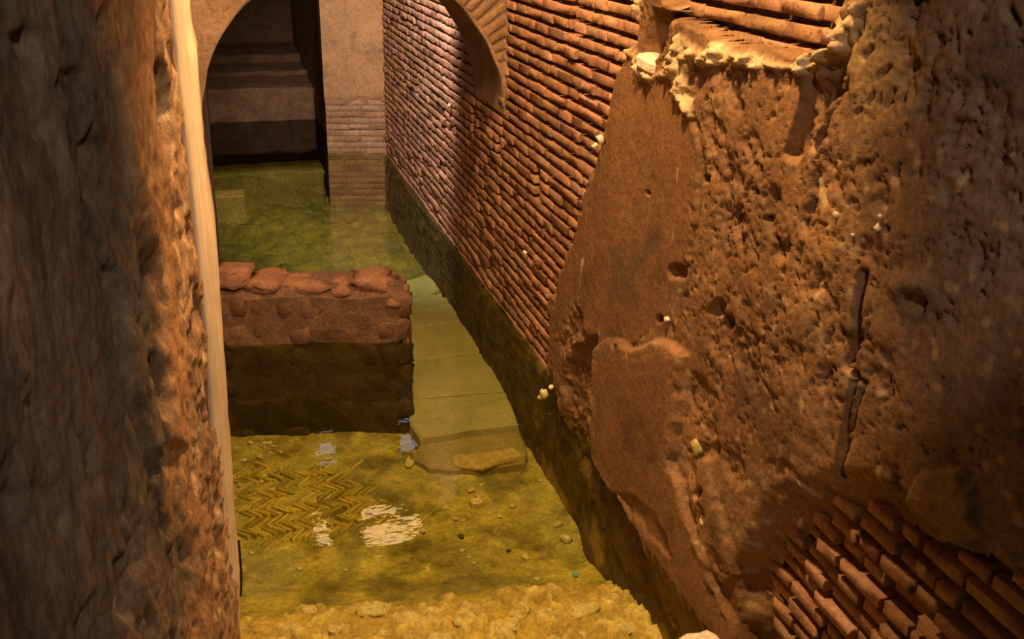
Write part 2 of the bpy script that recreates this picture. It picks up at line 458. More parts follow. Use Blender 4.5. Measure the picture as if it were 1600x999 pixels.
smooth = np.clip(np.maximum(sm, pa * sstep(2, 18, pa_d)), 0, 1)
rough = 1 - smooth
right = sstep(1330, 1560, u + n_big * 60)
p1 = pits(Yg * 26 + n_mid * 2.2, Zg * 22 + n_fine * 1.2, 5, .75, .25, .60, 0.9, 1.7)
p2 = pits(Yg * 9 + n_mid * 1.6, Zg * 8 + n_edge * .8, 6, .40, .20, .50, 1.1, 1.9)
p3 = pits(Yg * 42, Zg * 42, 7, .6, .2, .5, 0.9, 1.4)
pitz = sstep(0.05, .55, fbm(Yg * 1.7 + 4, Zg * 1.7, 3, 71) + .38)         # where the pits are dense
pitz = .3 + .7 * pitz
rel = 0.013 * n_mid + 0.0085 * n_fine - (0.012 * np.minimum(p1 * 1.3, 1) * pitz + 0.010 * np.minimum(p2 * 1.3, 1) * pitz + .010 * p3 * (.4 + .6 * pitz))
rel = rel + right * (.010 * fbm(Yg * 16, Zg * 16, 4, 77) - .008 * p2)
lev = 0.004 * fbm(Yg * 5 + 2, Zg * 5, 3, 75)                    # worn plateaus with crevices between them
rel = np.where(rel > lev - .004, lev - .004 + (rel - lev + .004) * .28, rel)
hh = rough * (rel + .003 + 0.012 * n_big) + smooth * (0.006 * n_big + 0.0025 * n_mid + .0012 * n_fine)
hh = hh - rough * 0.008 * (1 - sm) * sstep(0.15, .5, -n_mid)
hh = hh + 0.034 * pa - 0.005 * sstep(-30, 0, -pa_d) * pa
hh = hh - 0.058 * sstep(-4, 5, poly_sd(u, v, RECESS) + n_edge * 7)
hh = hh - 0.022 * sstep(-2, 3, poly_sd(u, v, CAVE) + n_edge * 10) * .5
fl = sstep(-3, 6, poly_sd(u, v, FLAP) + n_edge * 6); hh = hh + 0.016 * fl
pt = sstep(-4, 8, poly_sd(u, v, PATCH) + n_edge * 10); hh = hh + 0.022 * pt
def crack(pts, wpx, depth, wob=4):
    global hh
    m_ = sstep(wpx, wpx * .35, line_d(u + n_mid * wob, v, pts)); hh = hh - depth * m_
    if wpx > 11: hh = hh + m_ * (.022 * n_fine + .018 * n_edge + .008)
crack([(1352, 428), (1346, 480), (1340, 530), (1330, 562)], 9, .055)
crack([(1350, 440), (1340, 540), (1322, 570), (1352, 600), (1330, 680), (1312, 738)], 5, .02)
crack([(1338, 600), (1318, 690), (1306, 745)], 6, .03)
crack([(1300, 96), (1288, 130), (1262, 190), (1242, 238)], 20, .040, 12)
crack([(1285, 112), (1300, 150), (1290, 200), (1272, 235)], 6, .03, 10)
crack([(1268, 95), (1262, 130), (1252, 180), (1236, 240)], 9, .035, 8)
crack([(1065, 130), (1085, 170), (1098, 235), (1096, 320), (1085, 400)], 6, .012, 10)
crack([(1470, 60), (1450, 110), (1462, 140)], 12, .022, 14)
crack([(1575, 15), (1590, 40)], 8, .02)
for (hu, hv, hr, hd) in [(1290, 120, 10, .04), (1105, 280, 7, .04), (1196, 342, 5, .03), (1388, 358, 6, .015), (1432, 470, 16, .02), (1062, 430, 12, .03),
                         (1180, 300, 4, .02), (1140, 500, 10, .025), (1125, 480, 12, .03), (1035, 500, 6, .02), (1110, 700, 16, .02), (1105, 770, 8, .03), (1015, 302, 4, .015)]:
    d = np.hypot((u - hu + n_edge * hr * .8), (v - hv + n_mid * hr * .8)); hh = hh - hd * sstep(hr * 1.25, hr * .5, d)
for pts, wd in [([(1426, 95), (1413, 112)], 7), ([(1362, 76), (1350, 92)], 5), ([(1388, 106), (1372, 122)], 5), ([(1364, 148), (1357, 163)], 3.5), ([(1396, 142), (1384, 166)], 4.5), ([(1410, 148), (1404, 160)], 3.5), ([(1346, 172), (1338, 178)], 4), ([(1376, 152), (1372, 165)], 3)]:
    crack(pts, wd, .028, 5)
# the tall hole by the top edge with its broken rim
HOLE = [(1022, 15), (1050, 22), (1046, 52), (1035, 82), (1028, 92), (1006, 98), (1010, 60)]
hole = sstep(-2, 4, poly_sd(u, v, HOLE) + n_edge * 4)
hh = np.maximum(hh, -.044 + .016 * n_fine + .012 * n_edge)
hh = hh - 0.22 * hole
# crumbly raised crest along the top
CREST = [(1000, 5), (985, 40), (990, 80), (1010, 112), (1040, 108), (1055, 80), (1065, 55), (1085, 70), (1130, 72), (1165, 82), (1210, 95), (1240, 98), (1275, 82), (1310, 45), (1330, 5), (1350, 5), (1335, 60), (1300, 100), (1240, 118), (1180, 108), (1090, 100), (1072, 118), (1090, 180), (1082, 185), (1055, 128), (1010, 128), (975, 80)]
cr = sstep(-6, 8, poly_sd(u, v, CREST) + n_edge * 14) * (1 - hole)
lump = pits(Yg * 26, Zg * 26, 61, .9, .35, .75); lump2 = pits(Yg * 55, Zg * 55, 62, .9, .35, .75)
hh = hh + cr * (0.010 + 0.020 * lump * (2 - lump) + .008 * lump2 + 0.008 * n_fine)
# boulder-like bulge
bl = sstep(34, 6, np.hypot((u - 1428) * .8, v - 448)); hh = hh + 0.022 * bl * (1 + n_mid)
# rim: the coat thins out and turns back into the wall at its broken edge
thin = sstep(1120, 1200, u) * sstep(640, 740, v)             # low at the near end the coat feathers out over the bricks
edge = sstep(0, 1, sdp / (7 + 75 * thin))
face = hh * np.maximum(edge, .75 * thin * sstep(0, 6, sdp))
X = XP - face + (1 - edge) * (0.085 - .004 * thin) + thin * edge * .012 - 0.004
# ---- colour of the coat
c = np.ones(Yg.shape + (3,)) * np.array((0.265, 0.135, 0.056))
c = c * (1 + 0.22 * n_big + .10 * n_mid)[..., None]
c = mixc(c, smooth * .7, (0.245, 0.118, 0.045))
c = mixc(c, sstep(.1, .5, n_mid + n_big * .6) * rough * .45, (0.36, 0.205, 0.09))
c = mixc(c, sstep(.15, .5, fbm(Yg * 5 + 9, Zg * 5, 4, 81)) * rough * .5, (0.185, 0.10, 0.055))
c = mixc(c, cr * .85, (0.72, 0.53, 0.29))
c = mixc(c, sstep(40, -10, np.hypot((u - 1340), (v - 60) * 1.2) - 60) * .6, (0.52, 0.33, 0.15))
GOLD = [(1335, 90), (1430, 30), (1450, 80), (1440, 170), (1400, 200), (1360, 205), (1330, 150)]
c = mixc(c, sstep(-14, 14, poly_sd(u, v, GOLD) + n_mid * 26) * .6, (0.50, 0.29, 0.115))
# cool grey light painted in towards the near end, damp dark band by the water
c = mixc(c, right * .62, (0.215, 0.150, 0.105))
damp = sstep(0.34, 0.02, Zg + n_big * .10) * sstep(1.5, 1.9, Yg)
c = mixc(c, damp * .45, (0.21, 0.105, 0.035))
underwater_dim = sstep(.012, -.03, Zg + n_edge * .02)  # submerged plaster, dim underwater light painted into its colour
for pts, wd in [([(965, 395), (968, 440), (960, 470)], 11), ([(1000, 400), (990, 440), (985, 470)], 13), ([(1024, 370), (1010, 420)], 9), ([(1098, 235), (1095, 290)], 7), ([(1080, 420), (1066, 450)], 12)]:
    c = mixc(c, sstep(wd * 1.5, wd * .4, line_d(u + n_edge * 7, v, pts) + n_mid * 6) * .5, (0.12, 0.075, 0.035))
drip = sstep(.32, .55, fbm(Yg * 26, Zg * 4.5, 3, 91)) * smooth * sstep(170, 260, v) * sstep(560, 420, v)
c = mixc(c, sstep(.55, .75, vnoise2(Yg * 40, Zg * 11, 95)) * drip * .8, (0.62, 0.42, 0.22))
c = mixc(c, sstep(.60, .80, vnoise2(Yg * 34, Zg * 34, 97)) * rough * sstep(0, .4, n_big + .3) * .55, (0.58, 0.40, 0.22))
c = mixc(c, pt * .6, (0.36, 0.235, 0.085))
c = mixc(c, sstep(1.5, 8, pa_d) * sstep(14, 4, pa_d) * sstep(600, 540, v) * .5, (0.55, 0.33, 0.15))
c = c * (1 - np.array((.16, .14, .14)) * (1 - cr[..., None]))
c = mixc(c, underwater_dim * .8, (0.10, 0.062, 0.02))
keep = (sdp[:-1, :-1] > 0) & (sdp[1:, :-1] > 0) & (sdp[:-1, 1:] > 0) & (sdp[1:, 1:] > 0)
P = np.stack([X, Yg, Zg], -1)
fc = grid_faces(*Yg.shape, keep=keep, flip=True)
used = np.zeros(Yg.size, bool); used[fc.ravel()] = True
remap = np.cumsum(used) - 1
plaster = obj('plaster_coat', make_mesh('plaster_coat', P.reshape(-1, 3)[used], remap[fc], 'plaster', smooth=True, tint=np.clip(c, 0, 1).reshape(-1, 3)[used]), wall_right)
rz_ = int(round((0.004 + .70) / res)); men = []
for a_ in range(int((2.2 + .56) / res), int((3.5 + .56) / res), 12):
    men.append((float(ya_p[a_]), float(X[rz_, a_]), float(ya_p[a_ + 12]), float(X[rz_, a_ + 12])))
plaster['label'] = 'thick eroded brown plaster with a crumbling pale upper rim'

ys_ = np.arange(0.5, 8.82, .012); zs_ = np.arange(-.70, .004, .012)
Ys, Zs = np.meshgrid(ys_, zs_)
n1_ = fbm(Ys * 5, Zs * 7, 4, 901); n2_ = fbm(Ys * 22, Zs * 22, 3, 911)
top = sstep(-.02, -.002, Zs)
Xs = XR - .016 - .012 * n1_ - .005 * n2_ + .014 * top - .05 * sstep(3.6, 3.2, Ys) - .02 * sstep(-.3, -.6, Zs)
cs = np.ones(Ys.shape + (3,)) * np.array((0.105, 0.075, 0.030)) * (1 + .35 * n1_ + .3 * n2_)[..., None]  # silt tone darkened to stand in for reflection and absorption under water
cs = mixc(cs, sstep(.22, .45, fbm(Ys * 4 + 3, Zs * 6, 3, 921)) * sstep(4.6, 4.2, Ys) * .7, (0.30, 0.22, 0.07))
shaded_silt = obj('shaded_silt_coat', make_mesh('shaded_silt_coat', np.stack([Xs, Ys, Zs], -1).reshape(-1, 3), grid_faces(*Ys.shape, flip=True), 'plaster', smooth=True, tint=np.clip(cs, 0, 1).reshape(-1, 3)), wall_right)
shaded_silt['label'] = 'silt on the wall below the water line, darkened for underwater shade'

def wall_pt(u_, v_, x=XP):
    y_, z_ = on_x(u_, v_, x); return (x, y_, z_)
# pale lumps stuck in or on the right wall
for k, (lu, lv, s, mt) in enumerate([(850, 615, .040, 'lime'), (861, 606, .022, 'lime'), (843, 622, .022, 'lime'), (1371, 357, .016, 'lime'), (1375, 338, .010, 'lime'), (1306, 336, .012, 'lime'), (1332, 368, .010, 'lime'),
                                     (938, 218, .030, 'lime'), (930, 228, .024, 'lime'), (820, 395, .022, 'lime'), (1042, 500, .018, 'lime'), (992, 578, .016, 'lime'),
                                     (1090, 700, .040, 'plaster'), (1102, 818, .030, 'plaster')]):
    if mt == 'plaster': mt = 'ochre'
    x = XR - .012 if lv in (395,) else XP - .012
    me = rock_mesh('lime_lump', (s * .8, s * 1.2, s), mt, 40 + k, 2, .5)
    o = obj('lime_lump', me, wall_right, wall_pt(lu, lv, x), (k * .7, k * 1.3, 0)); o['label'] = 'pale lime lump stuck to the wall'
me = rock_mesh('pebble', (.02, .035, .035), 'lime', 77, 2, .15)
o = obj('pebble', me, wall_right, wall_pt(702, 166, XR - .01)); o['label'] = 'round white pebble set in the bricks'
# broken brick lying in the tall hole
me = box_mesh('brick_stub', (-.045, -.05, -.022), (.045, .05, .022), 'lime', 3, .006, 5, .010)
o = obj('brick_stub', me, wall_right, wall_pt(1022, 101, XP + .012), (.15, .0, .25)); o['label'] = 'pale broken brick stub in the hole'

# ------------------------------------------------------------------ left wall
ED = np.array([-0.062, 2.30])                       # where its rough face meets the pale edge strip
NEAR = np.array([-0.30, 1.40]); dl = (NEAR - ED); dl /= np.linalg.norm(dl); nl = np.array([-dl[1], dl[0]])
if nl[0] < 0: nl = -nl
ss = np.arange(0.0, 2.80, 0.0055); za = np.arange(-0.30, 2.30, 0.0075)
S, Z = np.meshgrid(ss, za)
base = np.stack([ED[0] + dl[0] * S, ED[1] + dl[1] * S, Z], -1)
u, v = project(base)
n_big = fbm(S * 3, Z * 1.3, 4, 131); n_mid = fbm(S * 12, Z * 4.5, 5, 141); n_fine = fbm(S * 40, Z * 15, 4, 151, .6)
p1 = pits(S * 9 + n_mid, Z * 3.2 + n_mid * .5, 105, .7, .25, .55, 1.2, 1.3); p2 = pits(S * 24 + n_mid * .6, Z * 12, 106, .7, .25, .6, 1.3, 1.5)
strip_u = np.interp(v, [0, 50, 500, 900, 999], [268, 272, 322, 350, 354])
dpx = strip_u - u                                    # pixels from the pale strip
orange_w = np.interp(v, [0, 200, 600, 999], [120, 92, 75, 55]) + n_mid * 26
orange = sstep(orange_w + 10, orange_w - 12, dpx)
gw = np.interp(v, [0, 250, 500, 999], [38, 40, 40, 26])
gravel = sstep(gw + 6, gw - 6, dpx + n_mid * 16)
hl = (1 - orange) * (0.016 * n_big + 0.018 * n_mid + .009 * n_fine - .016 * np.minimum(p1 * 1.5, 1) - .006 * p2) + orange * (.010 * n_mid + .007 * n_fine - .008 * p2)
hl = hl + .012 * orange
gl_ = pits(S * 38 + n_mid * 2, Z * 26 + n_fine, 107, .9, .35, .75)
hl = hl + gravel * (-.014 + .007 * gl_ - .016 * np.minimum(1.5 * pits(S * 16, Z * 9, 108, .6, .3, .6), 1))
HOLL = [(240, 100), (258, 105), (272, 170), (270, 260), (262, 272), (250, 230), (245, 160)]
hl = hl - .040 * sstep(-4, 5, poly_sd(u, v, HOLL) + n_mid * 6)
for pts, wd, dp in [([(180, 430), (195, 500), (205, 600), (240, 740)], 11, .04), ([(265, 710), (280, 900), (300, 999)], 16, .03), ([(120, 120), (150, 220), (165, 300)], 12, .03), ([(50, 60), (75, 200)], 16, .03), ([(185, 880), (195, 960)], 12, .03), ([(240, 560), (255, 650)], 7, .02)]:
    hl = hl - .6 * dp * sstep(wd * 1.5, wd * .5, line_d(u + n_mid * 14, v, pts))
P = base.copy(); P[..., 0] += nl[0] * hl; P[..., 1] += nl[1] * hl
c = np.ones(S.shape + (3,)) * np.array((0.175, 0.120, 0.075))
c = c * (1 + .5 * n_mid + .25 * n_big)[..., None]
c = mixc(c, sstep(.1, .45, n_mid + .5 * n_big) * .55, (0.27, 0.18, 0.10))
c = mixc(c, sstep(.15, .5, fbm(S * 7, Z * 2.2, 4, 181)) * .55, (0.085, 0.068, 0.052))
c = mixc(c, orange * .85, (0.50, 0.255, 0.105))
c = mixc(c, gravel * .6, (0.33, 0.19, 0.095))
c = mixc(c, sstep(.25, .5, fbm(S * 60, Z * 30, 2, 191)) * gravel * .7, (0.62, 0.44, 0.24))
V, f4, t3 = sheet(P, lambda p: np.stack([p[:, 0] - nl[0] * .45, p[:, 1] - nl[1] * .0, p[:, 2]], -1), flip=True)
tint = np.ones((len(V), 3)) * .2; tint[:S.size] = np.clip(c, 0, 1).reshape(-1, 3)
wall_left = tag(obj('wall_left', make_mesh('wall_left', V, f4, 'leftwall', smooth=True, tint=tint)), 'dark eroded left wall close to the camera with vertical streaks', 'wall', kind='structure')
# pale smooth strip of plaster on its corner
vs = np.linspace(-120, 1120, 90)
rows = []
for vv in vs:
    ul = np.interp(vv, [-120, 0, 50, 500, 900, 1120], [255, 268, 272, 322, 350, 360]); ur = np.interp(vv, [-120, 0, 50, 250, 500, 900, 1120], [284, 296, 301, 322, 346, 372, 378])
    (xl, zl), (xr, zr) = on_y(ul - 6, vv, 2.30), on_y(ur, vv, 2.33)
    wob = .0035 * vnoise2(np.array([zr * 9.]), np.array([3.]), 7)[0] + .002 * vnoise2(np.array([zr * 30.]), np.array([3.]), 8)[0]
    w_ = xr - xl
    rows.append([(xl - .01, 2.31, zr), (xl, 2.268, zr), (xl + w_ * .12, 2.262, zr), (xl + w_ * .40, 2.272 + wob, zr), (xl + w_ * .72, 2.294 - wob, zr), (xr - .003 + wob, 2.318, zr), (xr + wob, 2.335, zr), (xr + wob, 2.60, zr), (xl - .02, 2.60, zr)])
P = np.array(rows)
nr, ncc = P.shape[:2]
i = np.arange(nr * ncc).reshape(nr, ncc); j = np.roll(i, -1, 1)
fs = np.stack([i[:-1], i[1:], j[1:], j[:-1]], -1).reshape(-1, 4)
o = obj('plaster_edge', make_mesh('plaster_edge', P.reshape(-1, 3), fs[:, ::-1].copy(), 'edge', smooth=False), wall_left); o['label'] = 'pale smooth plaster strip along the wall corner'
# the corridor side behind that corner
me = box_mesh('wall_passage', (-0.55, 2.56, -0.75), (-0.085, 10.9, 3.3), 'archface', 4, .006, 9)
tag(obj('wall_passage', me), 'left side wall of the flooded passage behind the pale corner', 'wall', kind='structure')

# ------------------------------------------------------------------ arch across the passage
CX, RA, ZS = 0.647, 0.722, 1.05
th = np.linspace(0, math.pi, 61)
def outer(t):
    dx, dz = math.cos(t), math.sin(t)
    tx = (0.76 / abs(dx)) if abs(dx) > 1e-6 else 1e9
    tz = (2.25 / dz) if dz > 1e-6 else 1e9
    return max(min(tx, tz), RA + .002)
def arch_pt(t, r, y):
    return (CX + r * math.cos(t), y, ZS + r * math.sin(t))
rows = []
for t in th:
    ro = outer(t); prof = []
    for q in np.linspace(1, 0, 9): prof.append((RA + (ro - RA) * q ** 1.6, YA0))
    for q in np.linspace(.1, .9, 6): prof.append((RA, YA0 + (YA1 - YA0) * q))
    for q in np.linspace(0, 1, 5): prof.append((RA + (ro - RA) * q, YA1))
    rows.append([arch_pt(t, r, y) for r, y in prof])
P = np.array(rows)
flat = P.reshape(-1, 3)
for a in (0, 1, 2):
    flat[:, a] += .008 * vnoise(flat[:, 0] * 9 + a * 40, flat[:, 1] * 9, flat[:, 2] * 9, 200 + a)
nr, ncc = P.shape[:2]; i = np.arange(nr * ncc).reshape(nr, ncc); j = np.roll(i, -1, 1)
fs = np.stack([i[:-1], i[1:], j[1:], j[:-1]], -1).reshape(-1, 4)
wall_arch = tag(obj('wall_arch', make_mesh('wall_arch', flat, fs, 'archface', smooth=False)), 'round arch of brown rendered masonry spanning the passage', 'arch', kind='structure')
import bmesh
bm = bmesh.new(); bm.from_mesh(wall_arch.data); bmesh.ops.recalc_face_normals(bm, faces=bm.faces[:]); bm.to_mesh(wall_arch.data); bm.free()
# thin radial arch bricks showing on the right haunch
MAT['archbrick'] = material('arch_brick', [(0.22, 0.125, 0.07), (0.31, 0.18, 0.10)], 8, 60, .5, .85, attr=True)
AB = brick_meshes('archbrick', 'arch_brick')
t = math.radians(4); k = 0
while t < math.radians(66):
    rmax = min((XR - CX - .012) / max(math.cos(t), .05), RA + .33)
    r0 = RA + .012
    for seg in range(2):
        Ls = min(rmax - r0, random.uniform(.14, .22))
        if Ls < .03: break
        rc = r0 + Ls / 2
        o = obj('arch_brick', AB[k % NV], wall_arch, arch_pt(t, rc, YA0 + .0165), (0, -t, 0), (Ls, .045, .034)); k += 1
        r0 += Ls + .01
    t += .045 / RA

# ------------------------------------------------------------------ end wall, stair and dark chamber behind
EA = math.atan2(8.74 - 8.84, 0.5)                    # it stands slightly askew
def end_pt(d, back=0.0):                             # d metres right of the opening's edge
    return (0.876 + d * math.cos(EA) - back * math.sin(EA) * -1, 8.84 + d * math.sin(EA) + back)
MAT['endmortar'] = material('end_wall_mortar', [(0.22, 0.13, 0.065), (0.32, 0.19, 0.095)], 6, 50, .5, .85)
me = box_mesh('wall_end', (0.0, 0.02, -0.75), (0.62, 1.05, 3.2), 'endmortar', 6, .002, 12)
wall_end = tag(obj('wall_end', me, None, (0.876, 8.84, 0), (0, 0, EA)), 'narrow brick end wall beside the dark stair opening', 'wall', kind='structure')
MAT['endbrick'] = material('end_wall_brick', [(0.27, 0.155, 0.075), (0.36, 0.21, 0.105), (0.43, 0.26, 0.13)], 6, 50, 0.5, 0.8, attr=True)
EB = brick_meshes('endbrick')
k = 0
for r in range(21):
    z = -0.60 + r * PITCH
    x = 0.0
    first = random.uniform(.08, .2)
    while x < .53:
        L = first if x == 0 else random.uniform(.14, .24)
        L = min(L, .54 - x)
        if L > .02:
            o = obj('brick', EB[k % NV], wall_end, (x + L / 2, .0465 + random.gauss(0, .001), z), (0, 0, 0), (L, .06, .044)); k += 1
        x += L + .007
xe = np.arange(-.005, .56, .02); ze = np.arange(.40, 3.2, .02)
Xe, Ze = np.meshgrid(xe, ze)
lowe = .43 + .05 * vnoise2(Xe * 7, Xe * 0, 960)
Ye_ = .008 + .004 * fbm(Xe * 6, Ze * 6, 4, 961) + .02 * sstep(.03, 0, Ze - lowe)
ce = np.ones(Xe.shape + (3,)) * np.array((0.40, 0.225, 0.095)) * (1 + .25 * fbm(Xe * 3, Ze * 5, 4, 962))[..., None]
kp = (Ze > lowe - .01)[:-1, :-1]
o = obj('plaster_skin', make_mesh('plaster_skin', np.stack([Xe, Ye_, Ze], -1).reshape(-1, 3), grid_faces(*Xe.shape, keep=kp), 'plaster', smooth=True, tint=np.clip(ce, 0, 1).reshape(-1, 3)), wall_end)
o['label'] = 'smooth orange brown render above the lowest brick courses'
# stair
stair = bpy.data.objects.new('stairs', None); COL.objects.link(stair); stair.location = (.4, 10.4, -.5)
tag(stair, 'dark stone steps rising out of the water inside the far opening', 'stairs', kind='structure')
def child_box(name, lo, hi, mat, parent, n=6, noise=.012, seed=0, bevel=.02):
    L0 = np.array(parent.location)
    return obj(name, box_mesh(name, np.array(lo) - L0, np.array(hi) - L0, mat, n, noise, seed, bevel), parent)
z1 = on_y(420, 138, 10.5)[1]; z2 = on_y(420, 112, 11.3)[1]; z3 = on_y(420, 87, 11.9)[1]
child_box('step', (-.3, 8.98, -.7), (.86, 9.36, -.16), 'wetstep', stair, 8, .012, 1)
child_box('step', (-.3, 9.34, -.7), (.90, 10.6, -.42), 'step', stair, 8, .012, 5)
child_box('step', (-.3, 10.48, -.7), (.95, 11.6, z1), 'step', stair, 8, .012, 2)
child_box('step', (-.3, 11.3, -.7), (.95, 12.3, z2), 'step', stair, 8, .012, 3)
child_box('step', (-.3, 11.95, -.7), (.95, 13.2, z3), 'step', stair, 8, .012, 4)
me = box_mesh('wall_chamber', (-.9, 13.1, -.75), (1.7, 13.5, 3.3), 'rough_ceiling', 4, .02, 6)
tag(obj('wall_chamber', me), 'dark back wall of the chamber above the stair', 'wall', kind='structure')
me = box_mesh('wall_chamber_side', (.95, 9.85, -.75), (1.5, 13.2, 3.3), 'rough_ceiling', 4, .01, 7)
tag(obj('wall_chamber_side', me), 'dark side wall of the stair chamber behind the end wall', 'wall', kind='structure')
me = box_mesh('ceiling', (-1.6, -1.2, 3.3), (2.2, 13.5, 3.6), 'rough_ceiling', 8, .03, 8)
tag(obj('ceiling', me), 'dark rendered vault over the passage', 'ceiling', kind='structure')
# pale block in the shallows before the stair
bx0 = on_z(330, 281, -.24); bx1 = on_z(380, 281, -.24)
me = box_mesh('stone_block', (-.14, -.10, -.15), (.14, .10, .11), 'ochre', 3, .006, 3, .012)
tag(obj('stone_block', me, None, ((bx0[0] + bx1[0]) / 2 - .01, 8.70, -.36)), 'ochre squared block under water at the foot of the far stair', 'stone block')

# ------------------------------------------------------------------ bed of the pool
xa = np.arange(-0.50, 1.52, 0.0115); ya = np.concatenate([np.arange(0.5, 1.7, .024), np.arange(1.7, 4.6, 0.0115), np.arange(4.6, 9.2, .024)])
Xg, Yg = np.meshgrid(xa, ya)
n_big = fbm(Xg * 2.2, Yg * 2.2, 4, 301); n_mid = fbm(Xg * 8, Yg * 8, 5, 311); n_fine = fbm(Xg * 30, Yg * 30, 4, 321, .6)
front = sstep(3.55, 2.75, Yg + n_big * .25 + (Xg - .6) * .10)
crust = sstep(3.15, 2.95, Yg + n_mid * .22 + (Xg - .6) * .12)
far = sstep(4.9, 5.6, Yg)
Zb = BED + .02 * n_big + .012 * n_mid + .004 * n_fine + .16 * front + far * (.03 + .05 * n_mid + .012 * n_fine)
lump = pits(Xg * 11 + n_mid, Yg * 11 + n_fine, 331, .9, .3, .75); lump = lump * (2 - lump); lump2 = pits(Xg * 26, Yg * 26, 332, .9, .3, .7)
Zb = Zb + crust * (.032 * lump * (1 + n_mid) + .016 * lump2 + .012 * n_fine + .02) 
u, v = project(np.stack([Xg, Yg, Zb], -1))
c = np.ones(Xg.shape + (3,)) * np.array((0.40, 0.33, 0.075))
c = c * np.clip(1 + .9 * n_mid + .5 * n_big + .3 * n_fine, .3, 2)[..., None]
c = mixc(c, sstep(.0, .4, n_big + .4 * n_mid) * .5, (0.30, 0.28, 0.12))
c = mixc(c, far * .65, (0.25, 0.205, 0.035)); c = mixc(c, far * sstep(.05, .4, n_mid) * .5, (0.12, 0.115, 0.03))
c = mixc(c, front * (1 - crust) * .45, (0.56, 0.41, 0.07))
c = mixc(c, crust * .7, (0.62, 0.43, 0.15))
c = mixc(c, crust * sstep(.25, .8, lump + .3 * n_fine) * .65, (0.86, 0.68, 0.36))
c = mixc(c, sstep(.2, .5, fbm(Xg * 4 + 5, Yg * 3, 4, 341)) * (1 - crust) * .7, (0.15, 0.14, 0.05))
c = mixc(c, sstep(-20, 20, poly_sd(u, v, [(380, 850), (470, 845), (470, 900), (420, 940), (378, 930)])) * .5, (0.34, 0.33, 0.17))
V, f4, t3 = sheet(np.stack([Xg, Yg, Zb], -1), lambda p: np.stack([p[:, 0], p[:, 1], np.full(len(p), -.95)], -1))
tint = np.ones((len(V), 3)) * .2; tint[:Xg.size] = np.clip(c, 0, 1).reshape(-1, 3)
floor = tag(obj('floor', make_mesh('floor', V, f4, 'floor', smooth=True, tint=tint)), 'silted yellow green bed of the flooded passage', 'floor', kind='structure')
def bed_z(x, y):
    i_ = int(np.clip(np.searchsorted(ya, y), 0, len(ya) - 1)); j_ = int(np.clip(np.searchsorted(xa, x), 0, len(xa) - 1)); return float(Zb[i_, j_])
def on_bed(u_, v_):
    z_ = BED
    for _ in range(6):
        x_, y_ = on_z(u_, v_, z_); z_ = bed_z(x_, y_)
    return x_, y_, z_

# paving slabs beside the right wall
def prism(name, pts, ztop, thick, mat, seed, jag=.006):
    """plan outline -> slab with worn edges"""
    pts = [np.array(p) for p in pts]; n = len(pts); ol = []
    for a in range(n):
        p, q = pts[a], pts[(a + 1) % n]; m = max(2, int(np.linalg.norm(q - p) / .03))
        for s in range(m): ol.append(p + (q - p) * s / m)
    ol = np.array(ol); ol = ol + .5 * jag * np.stack([vnoise2(ol[:, 0] * 23, ol[:, 1] * 23, seed), vnoise2(ol[:, 0] * 23 + 50, ol[:, 1] * 23, seed)], -1) * 2
    cen = ol.mean(0); k = len(ol); ol = cen + (ol - cen) * .984
    inn = cen + (ol - cen) * (1 - .012 / np.maximum(np.linalg.norm(ol - cen, axis=1, keepdims=True), .03))
    mid = cen + (ol - cen) * .5
    def zt(p): return ztop + .004 * vnoise2(p[:, 0] * 7, p[:, 1] * 7, seed + 1)
    V = np.concatenate([np.c_[mid, zt(mid)], np.c_[inn, zt(inn)], np.c_[ol, np.full(k, ztop - .012)], np.c_[ol, np.full(k, ztop - thick)], [[cen[0], cen[1], ztop]]])
    Fs = []
    for a in range(k):
        b = (a + 1) % k
        Fs.append((4 * k, a, b)); Fs += [(a, k + a, k + b, b), (k + a, 2 * k + a, 2 * k + b, k + b), (2 * k + a, 3 * k + a, 3 * k + b, 2 * k + b)]
    Fs.append(tuple(range(4 * k - 1, 3 * k - 1, -1)))
    me = make_mesh(name, V, Fs, mat)
    bm = bmesh.new(); bm.from_mesh(me); bmesh.ops.recalc_face_normals(bm, faces=bm.faces[:]); bm.to_mesh(me); bm.free()
    return me
ZT = -.41
SL = [[(560, 448), (640, 438), (668, 428), (706, 462), (640, 472), (600, 476)],
      [(600, 477), (640, 473), (706, 463), (738, 500), (640, 511), (590, 515)],
      [(590, 517), (640, 512), (739, 501), (758, 550), (640, 563), (585, 567)],
      [(600, 569), (640, 564), (759, 552), (792, 610), (720, 616), (635, 622)],
      [(635, 624), (720, 618), (792, 612), (812, 662), (730, 671), (655, 685), (640, 662)]]
for k, pts in enumerate(SL):
    zt = ZT - (.0 if k else .03) + random.uniform(-.004, .004)
    pl = [on_z(a, b, zt) for a, b in pts]
    obj('paving_slab', prism('paving_slab', pl, zt, .09, 'slab', 400 + k), floor)
MAT['slab2'] = material('silted_slab', [(0.26, 0.22, 0.09), (0.38, 0.31, 0.13)], 6, 40, 0.4, 0.85, contrast=0.6)
pl = [on_z(a, b, -.455) for a, b in [(655, 690), (735, 672), (812, 664), (826, 705), (822, 722), (740, 735), (668, 730), (640, 712)]]
obj('paving_slab', prism('paving_slab', pl, -.455, .07, 'slab2', 410), floor)['label'] = 'silted lower slab with broken front edge'
pl = [on_z(a, b, -.435) for a, b in [(704, 711), (745, 707), (808, 701), (818, 714), (780, 722), (755, 731), (708, 726)]]
tag(obj('slab_fragment', prism('slab_fragment', pl, -.435, .022, 'ochre', 411, .008)), 'thin broken ochre slab piece lying in front of the big paving slabs', 'slab fragment')

